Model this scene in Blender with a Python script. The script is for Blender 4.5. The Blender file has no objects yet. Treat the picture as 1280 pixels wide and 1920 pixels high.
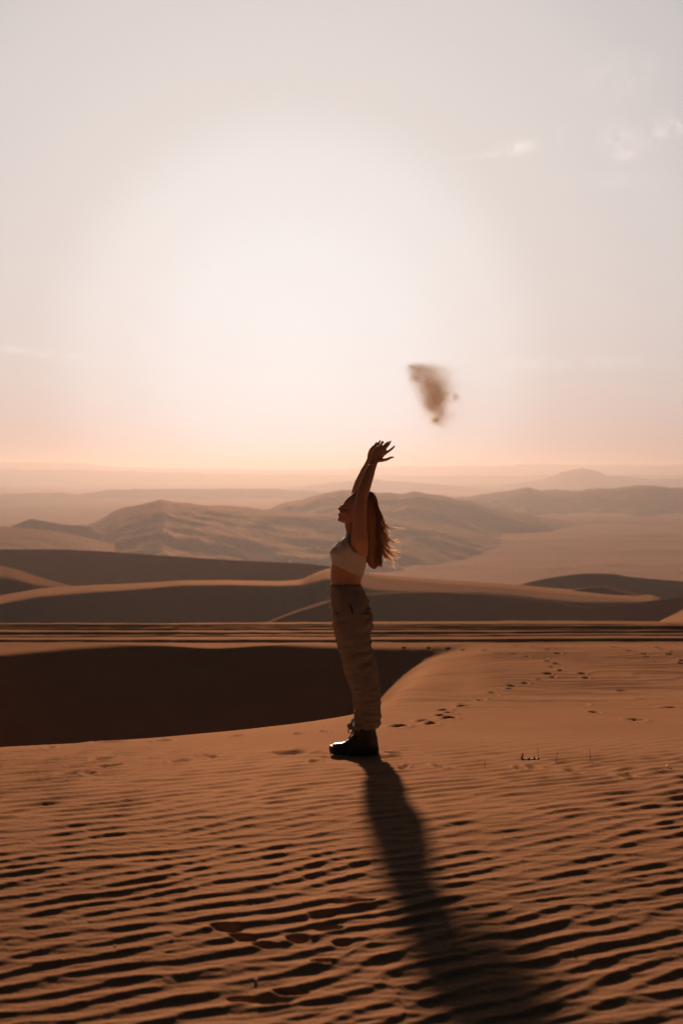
import bpy, math, random
import numpy as np
from mathutils import Vector, Matrix
R = math.radians
random.seed(7); rng = np.random.default_rng(11)
sc = bpy.context.scene
col = sc.collection

# ------------------------------------------------------------------ camera
F, HY, CZ = 2666.7, 882.0, 1.8          # focal length in photo pixels, horizon row, camera height
cam_d = bpy.data.cameras.new('camera'); cam = bpy.data.objects.new('camera', cam_d); col.objects.link(cam)
cam.location = (0, 0, CZ); cam.rotation_euler = (R(90), 0, 0)
cam_d.sensor_fit = 'VERTICAL'; cam_d.sensor_height = 36; cam_d.sensor_width = 24; cam_d.lens = 50
cam_d.shift_y = -(960 - HY) / 1920
cam_d.clip_start = 0.1; cam_d.clip_end = 60000
cam_d.dof.use_dof = True; cam_d.dof.focus_distance = 9.0; cam_d.dof.aperture_fstop = 3.4
sc.camera = cam

# ------------------------------------------------------------------ light, sky, exposure
SUN_EL, SUN_AZ = R(11.0), R(-3.2)
SUN = Vector((math.sin(SUN_AZ) * math.cos(SUN_EL), math.cos(SUN_AZ) * math.cos(SUN_EL), math.sin(SUN_EL)))
ld = bpy.data.lights.new('sun', 'SUN'); ld.energy = 5.0; ld.angle = R(1.6); ld.color = (1.0, 0.70, 0.47)
lo = bpy.data.objects.new('sun', ld); col.objects.link(lo)
lo.rotation_euler = SUN.to_track_quat('Z', 'Y').to_euler(); lo.location = (0, 5, 30)

def build_world():
    w = bpy.data.worlds.new('World'); sc.world = w; w.use_nodes = True
    nt = w.node_tree; N = nt.nodes; L = nt.links
    for n in list(N): N.remove(n)
    out = N.new('ShaderNodeOutputWorld')
    sky = N.new('ShaderNodeTexSky'); sky.sky_type = 'NISHITA'; sky.sun_disc = False
    sky.sun_elevation = SUN_EL; sky.sun_rotation = SUN_AZ
    sky.dust_density = 4.0; sky.air_density = 1.0; sky.ozone_density = 1.0
    hs = N.new('ShaderNodeHueSaturation'); hs.inputs['Saturation'].default_value = 0.15; hs.inputs['Value'].default_value = 0.012
    L.new(sky.outputs[0], hs.inputs['Color'])
    b1 = N.new('ShaderNodeBackground'); b1.inputs[1].default_value = 0.05
    L.new(hs.outputs[0], b1.inputs[0])
    tc = N.new('ShaderNodeTexCoord')
    nv = N.new('ShaderNodeVectorMath'); nv.operation = 'NORMALIZE'; L.new(tc.outputs['Generated'], nv.inputs[0])
    def math_(op, a, b=None, c=None, clamp=False):
        m = N.new('ShaderNodeMath'); m.operation = op; m.use_clamp = clamp
        for i, v in enumerate((a, b, c)):
            if v is None: continue
            if isinstance(v, (int, float)): m.inputs[i].default_value = v
            else: L.new(v, m.inputs[i])
        return m.outputs[0]
    def dirv(px, py):
        return Vector(((px - 640) / F, 1.0, -(py - HY) / F)).normalized()
    def angle_to(px, py, sy=1.0):
        g = dirv(px, py)
        d = N.new('ShaderNodeVectorMath'); d.operation = 'DOT_PRODUCT'
        L.new(nv.outputs[0], d.inputs[0]); d.inputs[1].default_value = g
        return math_('MULTIPLY', math_('ARCCOSINE', math_('MINIMUM', d.outputs['Value'], 1.0)), 57.2958)
    def ramp(fac, pts, rng_):
        mr = N.new('ShaderNodeMapRange'); mr.inputs['From Max'].default_value = rng_; L.new(fac, mr.inputs['Value'])
        r = N.new('ShaderNodeValToRGB'); r.color_ramp.interpolation = 'B_SPLINE' if False else 'EASE'
        el = r.color_ramp.elements
        while len(el) > 1: el.remove(el[-1])
        for i, (p, c) in enumerate(pts):
            e = el[0] if i == 0 else el.new(p / rng_)
            e.position = p / rng_; e.color = (*c, 1)
        L.new(mr.outputs[0], r.inputs[0]); return r.outputs[0]
    def S(r, g, b):
        f = lambda v: ((v / 255 + .055) / 1.055) ** 2.4
        return (f(r), f(g), f(b))
    ang = angle_to(555, 680)
    glow = ramp(ang, GLOW(S), 90)
    # dusty horizon: warmer and denser air low down, less so towards the sun
    sep = N.new('ShaderNodeSeparateXYZ'); L.new(nv.outputs[0], sep.inputs[0])
    el_ = math_('MULTIPLY', math_('ABSOLUTE', sep.outputs[2]), 57.2958)
    low = math_('POWER', 2.718, math_('MULTIPLY', el_, -1 / 2.6))
    az = math_('ABSOLUTE', math_('SUBTRACT', math_('MULTIPLY', math_('ARCTAN2', sep.outputs[0], sep.outputs[1]), 57.2958), -1.3))
    away = N.new('ShaderNodeMapRange'); away.interpolation_type = 'SMOOTHSTEP'
    away.inputs['From Min'].default_value = 1.0; away.inputs['From Max'].default_value = 13.0
    away.inputs['To Min'].default_value = 0.05; away.inputs['To Max'].default_value = 1.0
    L.new(az, away.inputs['Value'])
    fac = math_('MULTIPLY', low, away.outputs[0])
    mx = N.new('ShaderNodeMix'); mx.data_type = 'RGBA'; mx.blend_type = 'MULTIPLY'
    L.new(fac, mx.inputs['Factor']); L.new(glow, mx.inputs['A']); mx.inputs['B'].default_value = (0.90, 0.62, 0.52, 1)
    cur = mx.outputs['Result']
    # thin cloud wisps, each a soft patch of sky broken up by noise
    for (px, py, w_, h_, rot, st) in ((968, 277, 36, 11, 8, .55), (1152, 266, 26, 22, -35, .5), (1172, 290, 18, 8, 0, .4), (1262, 238, 48, 20, 18, .55),
                                     (1165, 136, 60, 34, 0, .22), (1048, 255, 8, 14, 0, .25), (55, 660, 120, 8, -6, .25), (905, 292, 60, 6, 4, .2), (1130, 340, 70, 14, 0, .15),
                                     (250, 540, 90, 14, 10, .1), (1000, 683, 190, 12, 0, .2)):
        d = N.new('ShaderNodeVectorMath'); d.operation = 'SUBTRACT'; L.new(nv.outputs[0], d.inputs[0]); d.inputs[1].default_value = dirv(px, py)
        mp = N.new('ShaderNodeMapping'); mp.vector_type = 'TEXTURE'
        mp.inputs['Rotation'].default_value = (0, -R(rot), 0)
        mp.inputs['Scale'].default_value = (w_ / F, 1.0, h_ / F)
        L.new(d.outputs[0], mp.inputs['Vector'])
        s2 = N.new('ShaderNodeSeparateXYZ'); L.new(mp.outputs[0], s2.inputs[0])
        nz = N.new('ShaderNodeTexNoise'); nz.inputs['Scale'].default_value = 70; nz.inputs['Detail'].default_value = 6; nz.inputs['Roughness'].default_value = .62
        L.new(nv.outputs[0], nz.inputs['Vector'])
        r2 = math_('ADD', math_('MULTIPLY', s2.outputs[0], s2.outputs[0]), math_('MULTIPLY', s2.outputs[2], s2.outputs[2]))
        m = math_('POWER', 2.718, math_('MULTIPLY', r2, -1.1))
        m = math_('MULTIPLY', m, math_('MULTIPLY', math_('SUBTRACT', nz.outputs[0], 0.36), 4.2, clamp=True))
        m = math_('MULTIPLY', m, st * 1.15, clamp=True)
        mc = N.new('ShaderNodeMix'); mc.data_type = 'RGBA'
        L.new(m, mc.inputs['Factor']); L.new(cur, mc.inputs['A']); mc.inputs['B'].default_value = (*S(248, 236, 228), 1)
        cur = mc.outputs['Result']
    b2 = N.new('ShaderNodeBackground'); L.new(cur, b2.inputs[0]); b2.inputs[1].default_value = 1.0
    ad = N.new('ShaderNodeAddShader'); L.new(b1.outputs[0], ad.inputs[0]); L.new(b2.outputs[0], ad.inputs[1])
    L.new(ad.outputs[0], out.inputs['Surface'])
GLOW = lambda S: [(0, S(238, 235, 234)), (4, S(236, 232, 231)), (7.5, S(231, 224, 221)), (11, S(219, 210, 206)), (15, S(214, 206, 203)), (19, S(203, 197, 195)), (26, S(62, 61, 62)), (42, S(23, 31, 36)), (70, S(12, 23, 29))]
build_world()
vs = sc.view_settings; vs.view_transform = 'Standard'; vs.look = 'None'; vs.exposure = 0.0; vs.gamma = 1.0
sc.cycles.use_denoising = True
sc.cycles.sample_clamp_indirect = 2.0; sc.cycles.sample_clamp_direct = 6.0
sc.cycles.volume_bounces = 0
sc.cycles.max_bounces = 6; sc.cycles.diffuse_bounces = 2; sc.cycles.caustics_reflective = False; sc.cycles.caustics_refractive = False

# ------------------------------------------------------------------ helpers
def s_of(py): return (np.asarray(py, float) - HY) / F
def P(px, py, Y):                       # the point at distance Y seen at photo pixel (px, py)
    return Vector(((px - 640) / F * Y, Y, CZ - (py - HY) / F * Y))
def smooth01(a, b, v):
    t = np.clip((v - a) / (b - a), 0, 1); return t * t * (3 - 2 * t)
def hash2(ix, iy, seed):
    h = (ix.astype(np.int64) * 374761393 + iy.astype(np.int64) * 668265263 + seed * 1442695041) & 0xffffffff
    h = ((h ^ (h >> 13)) * 1274126177) & 0xffffffff
    return ((h ^ (h >> 16)) & 0xffff) / 65535.0
def vnoise(x, y, seed=0):
    x0 = np.floor(x); y0 = np.floor(y); fx = x - x0; fy = y - y0
    fx = fx * fx * fx * (fx * (fx * 6 - 15) + 10); fy = fy * fy * fy * (fy * (fy * 6 - 15) + 10)
    a = hash2(x0, y0, seed); b = hash2(x0 + 1, y0, seed); c = hash2(x0, y0 + 1, seed); d = hash2(x0 + 1, y0 + 1, seed)
    return (a + (b - a) * fx) * (1 - fy) + (c + (d - c) * fx) * fy - 0.5
def fbm(x, y, seed=0, oct_=4, gain=.5):
    v = 0; a = 1
    for i in range(oct_):
        v = v + a * vnoise(x * 2 ** i + 17.3 * i, y * 2 ** i - 9.1 * i, seed + i); a *= gain
    return v
def grid_mesh(name, X, Y, Z, mat):
    nr, nc = X.shape
    co = np.stack([X, Y, Z], -1).reshape(-1, 3).astype(np.float32)
    i = np.arange(nr - 1)[:, None] * nc + np.arange(nc - 1)[None, :]
    q = np.stack([i, i + 1, i + nc + 1, i + nc], -1).reshape(-1, 4).astype(np.int32)
    return raw_mesh(name, co, q, mat)
def raw_mesh(name, co, q, mat, parent=None, smooth=True):
    me = bpy.data.meshes.new(name)
    me.vertices.add(len(co)); me.vertices.foreach_set('co', np.asarray(co, np.float32).ravel())
    q = np.asarray(q, np.int32); n, k = q.shape
    me.loops.add(n * k); me.loops.foreach_set('vertex_index', q.ravel())
    me.polygons.add(n); me.polygons.foreach_set('loop_start', np.arange(n, dtype=np.int32) * k)
    me.update(calc_edges=True); me.validate()
    me.polygons.foreach_set('use_smooth', np.full(len(me.polygons), smooth)); me.materials.append(mat)
    o = bpy.data.objects.new(name, me); col.objects.link(o)
    if parent: o.parent = parent; o.matrix_parent_inverse = parent.matrix_world.inverted()
    return o
def tag(o, label=None, cat=None, group=None, kind=None):
    for k, v in (('label', label), ('category', cat), ('group', group), ('kind', kind)):
        if v: o[k] = v
    return o
def structure(o): o['kind'] = 'structure'; return o

# ------------------------------------------------------------------ materials
def sand_material(name, c1, c2, rough=.85, spec=.006, grain=True, scale=1.0, bump=.25):
    m = bpy.data.materials.new(name); m.use_nodes = True; nt = m.node_tree; N = nt.nodes; L = nt.links
    b = N['Principled BSDF']; b.inputs['Roughness'].default_value = rough; b.inputs['Specular IOR Level'].default_value = spec
    b.inputs['Specular Tint'].default_value = (1.0, .78, .58, 1)
    tc = N.new('ShaderNodeTexCoord')
    n1 = N.new('ShaderNodeTexNoise'); n1.inputs['Scale'].default_value = .55 * scale; n1.inputs['Detail'].default_value = 7; n1.inputs['Roughness'].default_value = .6
    L.new(tc.outputs['Object'], n1.inputs['Vector'])
    mp = N.new('ShaderNodeMapRange'); mp.inputs['From Min'].default_value = .3; mp.inputs['From Max'].default_value = .7; L.new(n1.outputs[0], mp.inputs['Value'])
    mx = N.new('ShaderNodeMix'); mx.data_type = 'RGBA'; mx.inputs['A'].default_value = (*c1, 1); mx.inputs['B'].default_value = (*c2, 1)
    L.new(mp.outputs[0], mx.inputs['Factor']); cur = mx.outputs['Result']
    if grain:
        n2 = N.new('ShaderNodeTexNoise'); n2.inputs['Scale'].default_value = 240 * scale; n2.inputs['Detail'].default_value = 3
        L.new(tc.outputs['Object'], n2.inputs['Vector'])
        m2 = N.new('ShaderNodeMapRange'); m2.inputs['From Min'].default_value = .3; m2.inputs['From Max'].default_value = .7
        m2.inputs['To Min'].default_value = .72; m2.inputs['To Max'].default_value = 1.22; L.new(n2.outputs[0], m2.inputs['Value'])
        mm = N.new('ShaderNodeMix'); mm.data_type = 'RGBA'; mm.blend_type = 'MULTIPLY'; mm.inputs['Factor'].default_value = 1
        L.new(cur, mm.inputs['A']); L.new(m2.outputs[0], mm.inputs['B']); cur = mm.outputs['Result']
        n3 = N.new('ShaderNodeTexNoise'); n3.inputs['Scale'].default_value = 60 * scale; n3.inputs['Detail'].default_value = 5
        L.new(tc.outputs['Object'], n3.inputs['Vector'])
        bp = N.new('ShaderNodeBump'); bp.inputs['Strength'].default_value = bump; bp.inputs['Distance'].default_value = .006 / scale
        L.new(n3.outputs[0], bp.inputs['Height']); L.new(bp.outputs[0], b.inputs['Normal'])
    b.inputs['Specular IOR Level'].default_value = 0.0
    L.new(cur, b.inputs['Base Color'])
    gl = N.new('ShaderNodeBsdfGlossy'); gl.inputs['Roughness'].default_value = .55; gl.inputs['Color'].default_value = (1.0, .56, .34, 1)
    if grain: L.new(bp.outputs[0], gl.inputs['Normal'])
    ms = N.new('ShaderNodeMixShader'); ms.inputs[0].default_value = spec
    L.new(b.outputs[0], ms.inputs[1]); L.new(gl.outputs[0], ms.inputs[2]); L.new(ms.outputs[0], N['Material Output'].inputs['Surface'])
    return m
SAND = sand_material('sand', (.55, .27, .155), (.63, .325, .19), bump=.4)
DUNE = sand_material('dune_sand', (.52, .25, .14), (.60, .30, .17), rough=.75, scale=.05, bump=.15)
FAR = sand_material('far_sand', (.58, .275, .155), (.66, .33, .19), rough=.85, scale=.004, bump=.6)
def plain(name, c, rough=.6, spec=.3, noise=0, nscale=60, bump=0, trans=0, sheen=0, metallic=0, coat=0):
    m = bpy.data.materials.new(name); m.use_nodes = True; nt = m.node_tree; N = nt.nodes; L = nt.links
    b = N['Principled BSDF']; b.inputs['Base Color'].default_value = (*c, 1); b.inputs['Roughness'].default_value = rough
    b.inputs['Specular IOR Level'].default_value = spec; b.inputs['Metallic'].default_value = metallic
    b.inputs['Coat Weight'].default_value = coat; b.inputs['Coat Roughness'].default_value = .12
    if sheen: b.inputs['Sheen Weight'].default_value = sheen
    tc = N.new('ShaderNodeTexCoord'); n = N.new('ShaderNodeTexNoise'); n.inputs['Scale'].default_value = nscale; n.inputs['Detail'].default_value = 5
    L.new(tc.outputs['Object'], n.inputs['Vector'])
    mr = N.new('ShaderNodeMapRange'); mr.inputs['To Min'].default_value = 1 - noise; mr.inputs['To Max'].default_value = 1 + noise; L.new(n.outputs[0], mr.inputs['Value'])
    mm = N.new('ShaderNodeMix'); mm.data_type = 'RGBA'; mm.blend_type = 'MULTIPLY'; mm.inputs['Factor'].default_value = 1
    mm.inputs['A'].default_value = (*c, 1); L.new(mr.outputs[0], mm.inputs['B']); L.new(mm.outputs['Result'], b.inputs['Base Color'])
    if bump:
        bp = N.new('ShaderNodeBump'); bp.inputs['Strength'].default_value = bump; bp.inputs['Distance'].default_value = .003
        L.new(n.outputs[0], bp.inputs['Height']); L.new(bp.outputs[0], b.inputs['Normal'])
    if trans:
        t = N.new('ShaderNodeBsdfTranslucent'); L.new(mm.outputs['Result'], t.inputs[0])
        ms = N.new('ShaderNodeMixShader'); ms.inputs[0].default_value = trans
        L.new(b.outputs[0], ms.inputs[1]); L.new(t.outputs[0], ms.inputs[2]); L.new(ms.outputs[0], N['Material Output'].inputs['Surface'])
    return m

# ------------------------------------------------------------------ near ground: rippled slope, hollow, track terrace
A0, A1 = .783, .113                      # slope at her feet: seen at s = A1 + A0 / Y
_py = np.linspace(.2, 60, 12000); _m = A1 - .168 * smooth01(7.5, 3.2, _py)
_pz = -np.cumsum(_m) * (_py[1] - _py[0]); _pz -= np.interp(9.0, _py, _pz)
def zP(Y): return np.interp(Y, _py, _pz)
_ps = (CZ - _pz) / _py
def YP(py): return np.interp(-s_of(py), -_ps, _py)
def interp(u, pts):
    p = np.array(pts, float); return np.interp(u, p[:, 0], p[:, 1])
def gsmooth1(a, k):                      # gaussian smoothing down axis 0
    if k < .5: return a
    n = int(3 * k) + 1; w = np.exp(-.5 * (np.arange(-n, n + 1) / k) ** 2); w /= w.sum()
    ap = np.pad(a, ((n, n), (0, 0)), mode='edge')
    return sum(w[i] * ap[i:i + a.shape[0]] for i in range(2 * n + 1))

def build_ground():
    ud = np.arange(-40, 1321, 2.0)
    side = 40 * (np.exp(np.linspace(0, 4.6, 70)) - 1)[1:]
    u = np.concatenate([-40 - side[::-1], ud, 1320 + side])
    # rows: even steps on the picture while near, even steps in metres beyond the rim
    y_rows = np.arange(1960, 1345, -1.2)
    Yn = YP(y_rows)
    Yrows = np.concatenate([np.linspace(.5, Yn[0] - .02, 24), Yn, np.arange(Yn[-1] + .05, 33.2, .055)])
    nearrows = len(Yrows)
    U, YY = np.meshgrid(u, Yrows)
    # base profile by column
    uc = np.clip(u, -900, 2200)
    yr = interp(uc, [(-900, 1470), (-300, 1414), (0, 1391), (150, 1384), (300, 1374), (450, 1361), (560, 1349), (664, 1336), (714, 1326), (800, 1322), (2200, 1320)])
    Yr = A0 / (s_of(yr) - A1)
    zr = zP(Yr)
    yt = interp(uc, [(-900, 1290), (-300, 1245), (0, 1229), (130, 1216), (250, 1209), (400, 1206), (500, 1208), (600, 1213), (714, 1216), (800, 1215), (860, 1209), (1000, 1208), (2200, 1208)])
    st = s_of(yt); Yt = (CZ + 2.25) / st; zt = np.full_like(Yt, -2.25)
    Yb = interp(uc, [(-900, 26), (0, 26.5), (600, 28.3), (664, 29.2), (714, 30.5), (770, 31.4), (830, 32.0), (900, 31.5), (2200, 31.5)])
    zb = interp(uc, [(-900, -4.6), (0, -4.6), (560, -4.4), (640, -3.9), (690, -3.35), (714, -2.98), (745, -2.70), (775, -2.48), (805, -2.36), (840, -2.26), (900, -2.12), (2200, -2.12)])
    gk = interp(uc, [(-900, .3), (714, .30), (745, .275), (775, .245), (805, .215), (835, .18), (870, .12), (900, .06)])
    yk = interp(uc, [(-900, 1310), (700, 1312), (714, 1303), (745, 1272), (775, 1250), (805, 1234), (835, 1224), (870, 1217), (900, 1213)])
    Yk = (CZ + 2.25 + gk * Yt) / (s_of(yk) + gk); zk = -2.25 - gk * (Yt - Yk)
    kk_ = smooth01(700, 716, uc) * (uc < 885); Yb = Yb * (1 - kk_) + Yk * kk_; zb = zb * (1 - kk_) + zk * kk_
    ue = np.arange(-900, 2201, 2.0)
    def sm(a, k=14):
        v = np.interp(ue, uc, a); kk = np.exp(-.5 * (np.arange(-3 * k, 3 * k + 1) / k) ** 2); kk /= kk.sum()
        return np.interp(uc, ue, np.convolve(np.pad(v, 3 * k, mode='edge'), kk, mode='valid'))
    Yr, zr, Yt, Yb, zb = sm(Yr, 8), sm(zr, 8), sm(Yt, 8), sm(Yb), sm(zb)
    Z = np.empty_like(U)
    for j in range(len(u)):
        Ym = Yr[j] + .36 * (Yb[j] - Yr[j]); zm = zr[j] + .36 * (zb[j] - zr[j]) - .30 * float(smooth01(690, 880, uc[j]))
        far_z = np.interp(Yrows, [Yr[j], Ym, Yb[j], Yt[j], Yt[j] + 1.5, 40], [zr[j], zm, zb[j], zt[j], zt[j] - .03, zt[j] - .25])
        Z[:, j] = np.where(Yrows < Yr[j], zP(Yrows), far_z)
    # round the kinks (rows beyond the rim are evenly spaced; near rows are smoothed by metres)
    k0 = int(np.searchsorted(Yrows, 8.0))
    yy = np.arange(6.0, 33.4, .05)
    Zs = np.empty((len(yy), len(u)))
    for j in range(len(u)): Zs[:, j] = np.interp(yy, Yrows, Z[:, j])
    Za = gsmooth1(Zs, 12); Zb_ = gsmooth1(Zs, 5)
    w = smooth01(24, 29, yy)[:, None] * smooth01(930, 860, uc)[None, :]
    Zs = Za * (1 - w) + Zb_ * w
    for j in range(len(u)):
        zz = np.interp(Yrows, yy, Zs[:, j]); b = smooth01(7.0, 8.5, Yrows)
        Z[:, j] = Z[:, j] * (1 - b) + zz * b
    # gentle swells
    X = (U - 640) / F * YY
    far = smooth01(12, 16, YY) * smooth01(33, 29, YY)
    Z += .10 * far * smooth01(880, 1050, U) * fbm(X * .16, YY * .10, 5, 3)
    Z += .035 * fbm(X * .45, YY * .45, 3, 3) * smooth01(9.5, 6, YY)
    # ---- wind ripples: a narrow band of plane waves, so crests fork and die out
    def ripples(theta, lam, spread, dl, n, seed, warp):
        g = np.random.default_rng(seed)
        wx = X + warp * fbm(X * 1.1, YY * 1.1, seed, 3); wy = YY + warp * fbm(X * .8 + 40, YY * .8, seed + 9, 3)
        re = np.zeros_like(X); im = np.zeros_like(X)
        for i in range(n):
            th = theta + g.normal(0, spread); k = 2 * math.pi / (lam * math.exp(g.normal(0, dl))); ph = g.uniform(0, 6.283)
            a = k * (-math.sin(th) * wx + math.cos(th) * wy) + ph
            re += np.cos(a); im += np.sin(a)
        env = np.sqrt(re * re + im * im) / math.sqrt(n); ph = np.arctan2(im, re)
        return env, ph
    def prof(ph, sk):                    # skewed wave: broad windward side, short lee side towards the camera
        p = ph + sk * np.cos(ph) + .15 * np.sin(ph)
        return .5 * np.cos(p) + .04 * np.cos(2 * p)
    yq = np.linspace(.5, 40, 4000); lam = .094 + .075 * smooth01(3.4, 8.5, yq); G = np.cumsum(1 / lam) * (yq[1] - yq[0]) * .105
    Yreal = YY; YY = np.interp(Yreal, yq, G)      # the ripples grow longer down the slope
    e1, p1 = ripples(R(30), .105, R(9), .12, 30, 21, .075)
    e2, p2 = ripples(R(14), .15, R(12), .14, 26, 29, .07)
    e4, p4 = ripples(R(10), .055, R(14), .15, 20, 24, .1)
    YY = Yreal
    e3, p3 = ripples(R(8), .50, R(5), .09, 22, 23, .7)
    nearw = smooth01(12.5, 8.0, YY + .9 * smooth01(1300, 500, U))
    back = smooth01(11, 17, YY) * smooth01(33, 30, YY)
    env = lambda e: np.clip(e, .25, 1.3) ** .7
    patch = .85 + .7 * fbm(X * .5, YY * .5, 31, 3)
    lamY = np.interp(YY, yq, lam)
    Rip = nearw * (.055 + .022 * smooth01(3.6, 5.5, YY) - .012 * smooth01(8, 10, YY)) * lamY * (env(e1) * prof(p1, .5) + .55 * env(e2) * prof(p2, .4)) * np.clip(patch, .55, 1.2)
    Rip += back * .015 * env(e3) * prof(p3, .4) * np.clip(patch * 1.1, .2, 1.1) * (1 - .6 * smooth01(760, 640, U))
    Rip += .0007 * env(e4) * np.cos(p4) * smooth01(11, 8, YY)
    Z += Rip
    # ---- dents: boot prints, heel marks, scuffs
    def find(px, py):
        j = int(np.argmin(np.abs(u - px))); s = (CZ - Z[:, j]) / Yrows
        k = np.where(s <= s_of(py))[0]
        k = k[0] if len(k) else len(Yrows) - 1
        return X[k, j], Yrows[k]
    def dent(cx, cy, rx, ry, rot, depth, rim=.14, sharp=1.0):
        r = max(rx, ry) * 2.6
        rows = np.where(np.abs(Yrows - cy) < r)[0]
        if not len(rows): return
        sl = slice(rows[0], rows[-1] + 1)
        dx = X[sl] - cx; dy = YY[sl] - cy
        a = (dx * math.cos(rot) + dy * math.sin(rot)) / rx; b = (-dx * math.sin(rot) + dy * math.cos(rot)) / ry
        q = np.sqrt(a * a + b * b) + .12 * vnoise(dx * 30, dy * 30, 77)
        flat = 1 - smooth01(.35, 1.2, q)
        ring = np.exp(-((q - 1.45) / .38) ** 2)
        Z[sl] += -depth * flat + rim * depth * ring * (.7 + .6 * vnoise(dx * 18 + cx, dy * 18, 5)) - Rip[sl] * flat * .8 * sharp
    for (px, py, rx, ry, rot, dp) in (
        (422, 1736, .060, .035, -35, .017), (455, 1757, .055, .022, -35, .012), (497, 1770, .04, .025, -15, .009), (558, 1757, .038, .036, -10, .022), (603, 1716, .045, .034, 10, .013),
        (618, 1742, .045, .022, 15, .010), (668, 1690, .07, .03, 8, .014), (640, 1766, .03, .03, 0, .012),
        (515, 1876, .075, .032, 5, .006), (452, 1874, .040, .022, -10, .011), (545, 1862, .06, .02, -8, .008), (600, 1800, .03, .02, 0, .012)):
        x, y = find(px, py); dent(x, y, rx, ry, R(rot), dp * 1.5, rim=.06, sharp=.7)
    for (px, py, w_) in ((545, 1412, 30), (200, 1392, 26), (305, 1389, 13), (195, 1423, 14), (205, 1438, 14), (165, 1451, 12), (130, 1454, 16), (340, 1427, 14), (393, 1419, 12),
                         (95, 1401, 8), (447, 1380, 6), (558, 1376, 6), (608, 1373, 7), (590, 1428, 8), (758, 1437, 7), (823, 1438, 8), (1175, 1455, 12), (1000, 1440, 12), (1075, 1446, 12), (975, 1442, 8)):
        x, y = find(px, py); dent(x, y, w_ / F * y * 1.1, .10 + w_ * .002, R(rng.uniform(-15, 15)), .011 + .0004 * w_, rim=.4)
    trail = [(218, 365), (310, 346), (335, 356), (378, 325), (405, 335), (385, 304), (405, 314), (455, 281), (457, 292), (522, 260), (524, 268), (565, 238), (570, 247), (630, 224), (637, 214),
             (690, 202), (742, 188), (772, 167), (793, 178), (820, 155), (790, 142), (805, 130), (771, 120), (764, 107), (811, 92), (778, 77), (720, 66), (695, 100), (650, 93), (652, 62),
             (575, 88), (535, 80), (455, 78), (402, 74), (330, 72), (235, 71), (900, 166), (1133, 263), (1230, 293), (910, 281), (950, 313), (1105, 342), (1050, 232), (915, 184),
             (1022, 66), (1065, 75), (1140, 62), (1185, 68), (1197, 75), (1228, 95), (1240, 85), (1132, 93), (1143, 105), (1275, 118), (1272, 128), (1080, 82)]
    for (zx, zy) in trail:
        x, y = find(640 + zx / 2, 1180 + zy / 2)
        big = rng.uniform(.8, 1.25)
        dent(x, y, .058 * big, .13, R(rng.uniform(-12, 12)), .045 * big, rim=.25)
    for by_ in (8.895, 9.105): dent(.084, by_, .165, .062, 0, .009, rim=2.2)
    # ---- terrace with wheel tracks: alternate lit treads and shaded ruts, then the far edge
    X2 = [X]; Y2 = [YY]; Z2 = [Z]
    Yc = Yrows[-1] * np.ones(len(u)); zc = Z[-1].copy()
    bands_l = [1203, 1199.5, 1194, 1192.5, 1190, 1188.5, 1184.5, 1181.5, 1179, 1178, 1175, 1174, 1170.5, 1170]
    bands_r = [1203, 1197.5, 1192, 1189.5, 1187, 1185.5, 1183, 1181.5, 1179, 1178, 1173.5, 1172, 1170.5, 1166]
    wob = smooth01(0, 1280, uc)
    slopes = [-.03, .33, -.045, .30, -.04, .28, .25, -.04, .30, -.04, .28, -.04, .25, -.035]
    prev = HY + F * (CZ - zc) / Yc; rows_y = []; rows_z = []
    for b, (yl, y2, g) in enumerate(zip(bands_l, bands_r, slopes)):
        yb = yl * (1 - wob) + y2 * wob + 1.1 * vnoise(uc / 420.0, np.full_like(uc, b * .35), 44) * 2.0 + .9 * vnoise(uc / 260.0, np.full_like(uc, b * 3.7), 40) + .6 * vnoise(uc / 60.0, np.full_like(uc, b * 1.7), 41)
        yb = np.minimum(yb, prev - .35)
        prev = yb
        s1 = s_of(yb)
        g_ = g + (.10 * vnoise(uc / 180.0, np.full_like(uc, b * 5.1), 42) if g > 0 else 0)
        Yn_ = (CZ - zc + g_ * Yc) / (s1 + g_); Yn_ = np.maximum(Yn_, Yc + .03)
        zn = zc + g_ * (Yn_ - Yc)
        for t in (.15, .35, .5, .65, .85, 1.0):
            rows_y.append(Yc + (Yn_ - Yc) * t); rows_z.append(zc + (zn - zc) * t)
        Yc, zc = Yn_, zn
    for t in (.3, .8, 1.6, 3, 6, 12, 22): rows_y.append(Yc + t); rows_z.append(zc - .03 * t - .30 * max(0, t - .5) * 1.0)
    ry = np.array(rows_y); rz = np.array(rows_z)
    ru = np.broadcast_to(u, ry.shape); rx = (ru - 640) / F * ry
    rz = rz + .015 * fbm(rx * 1.3, ry * 3.0, 50, 3)
    Xa = np.concatenate([X, rx]); Ya = np.concatenate([YY, ry]); Za_ = np.concatenate([Z, rz])
    structure(grid_mesh('ground', Xa, Ya, Za_, SAND))
    def height(x, y):
        i = int(np.clip(np.searchsorted(Yrows, y), 1, len(Yrows) - 1)); uu = x / y * F + 640
        a = float(np.interp(uu, u, Z[i - 1])); b = float(np.interp(uu, u, Z[i])); t = (y - Yrows[i - 1]) / (Yrows[i] - Yrows[i - 1])
        return a + (b - a) * t
    return height, find
ground_z, ground_find = build_ground()

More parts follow.
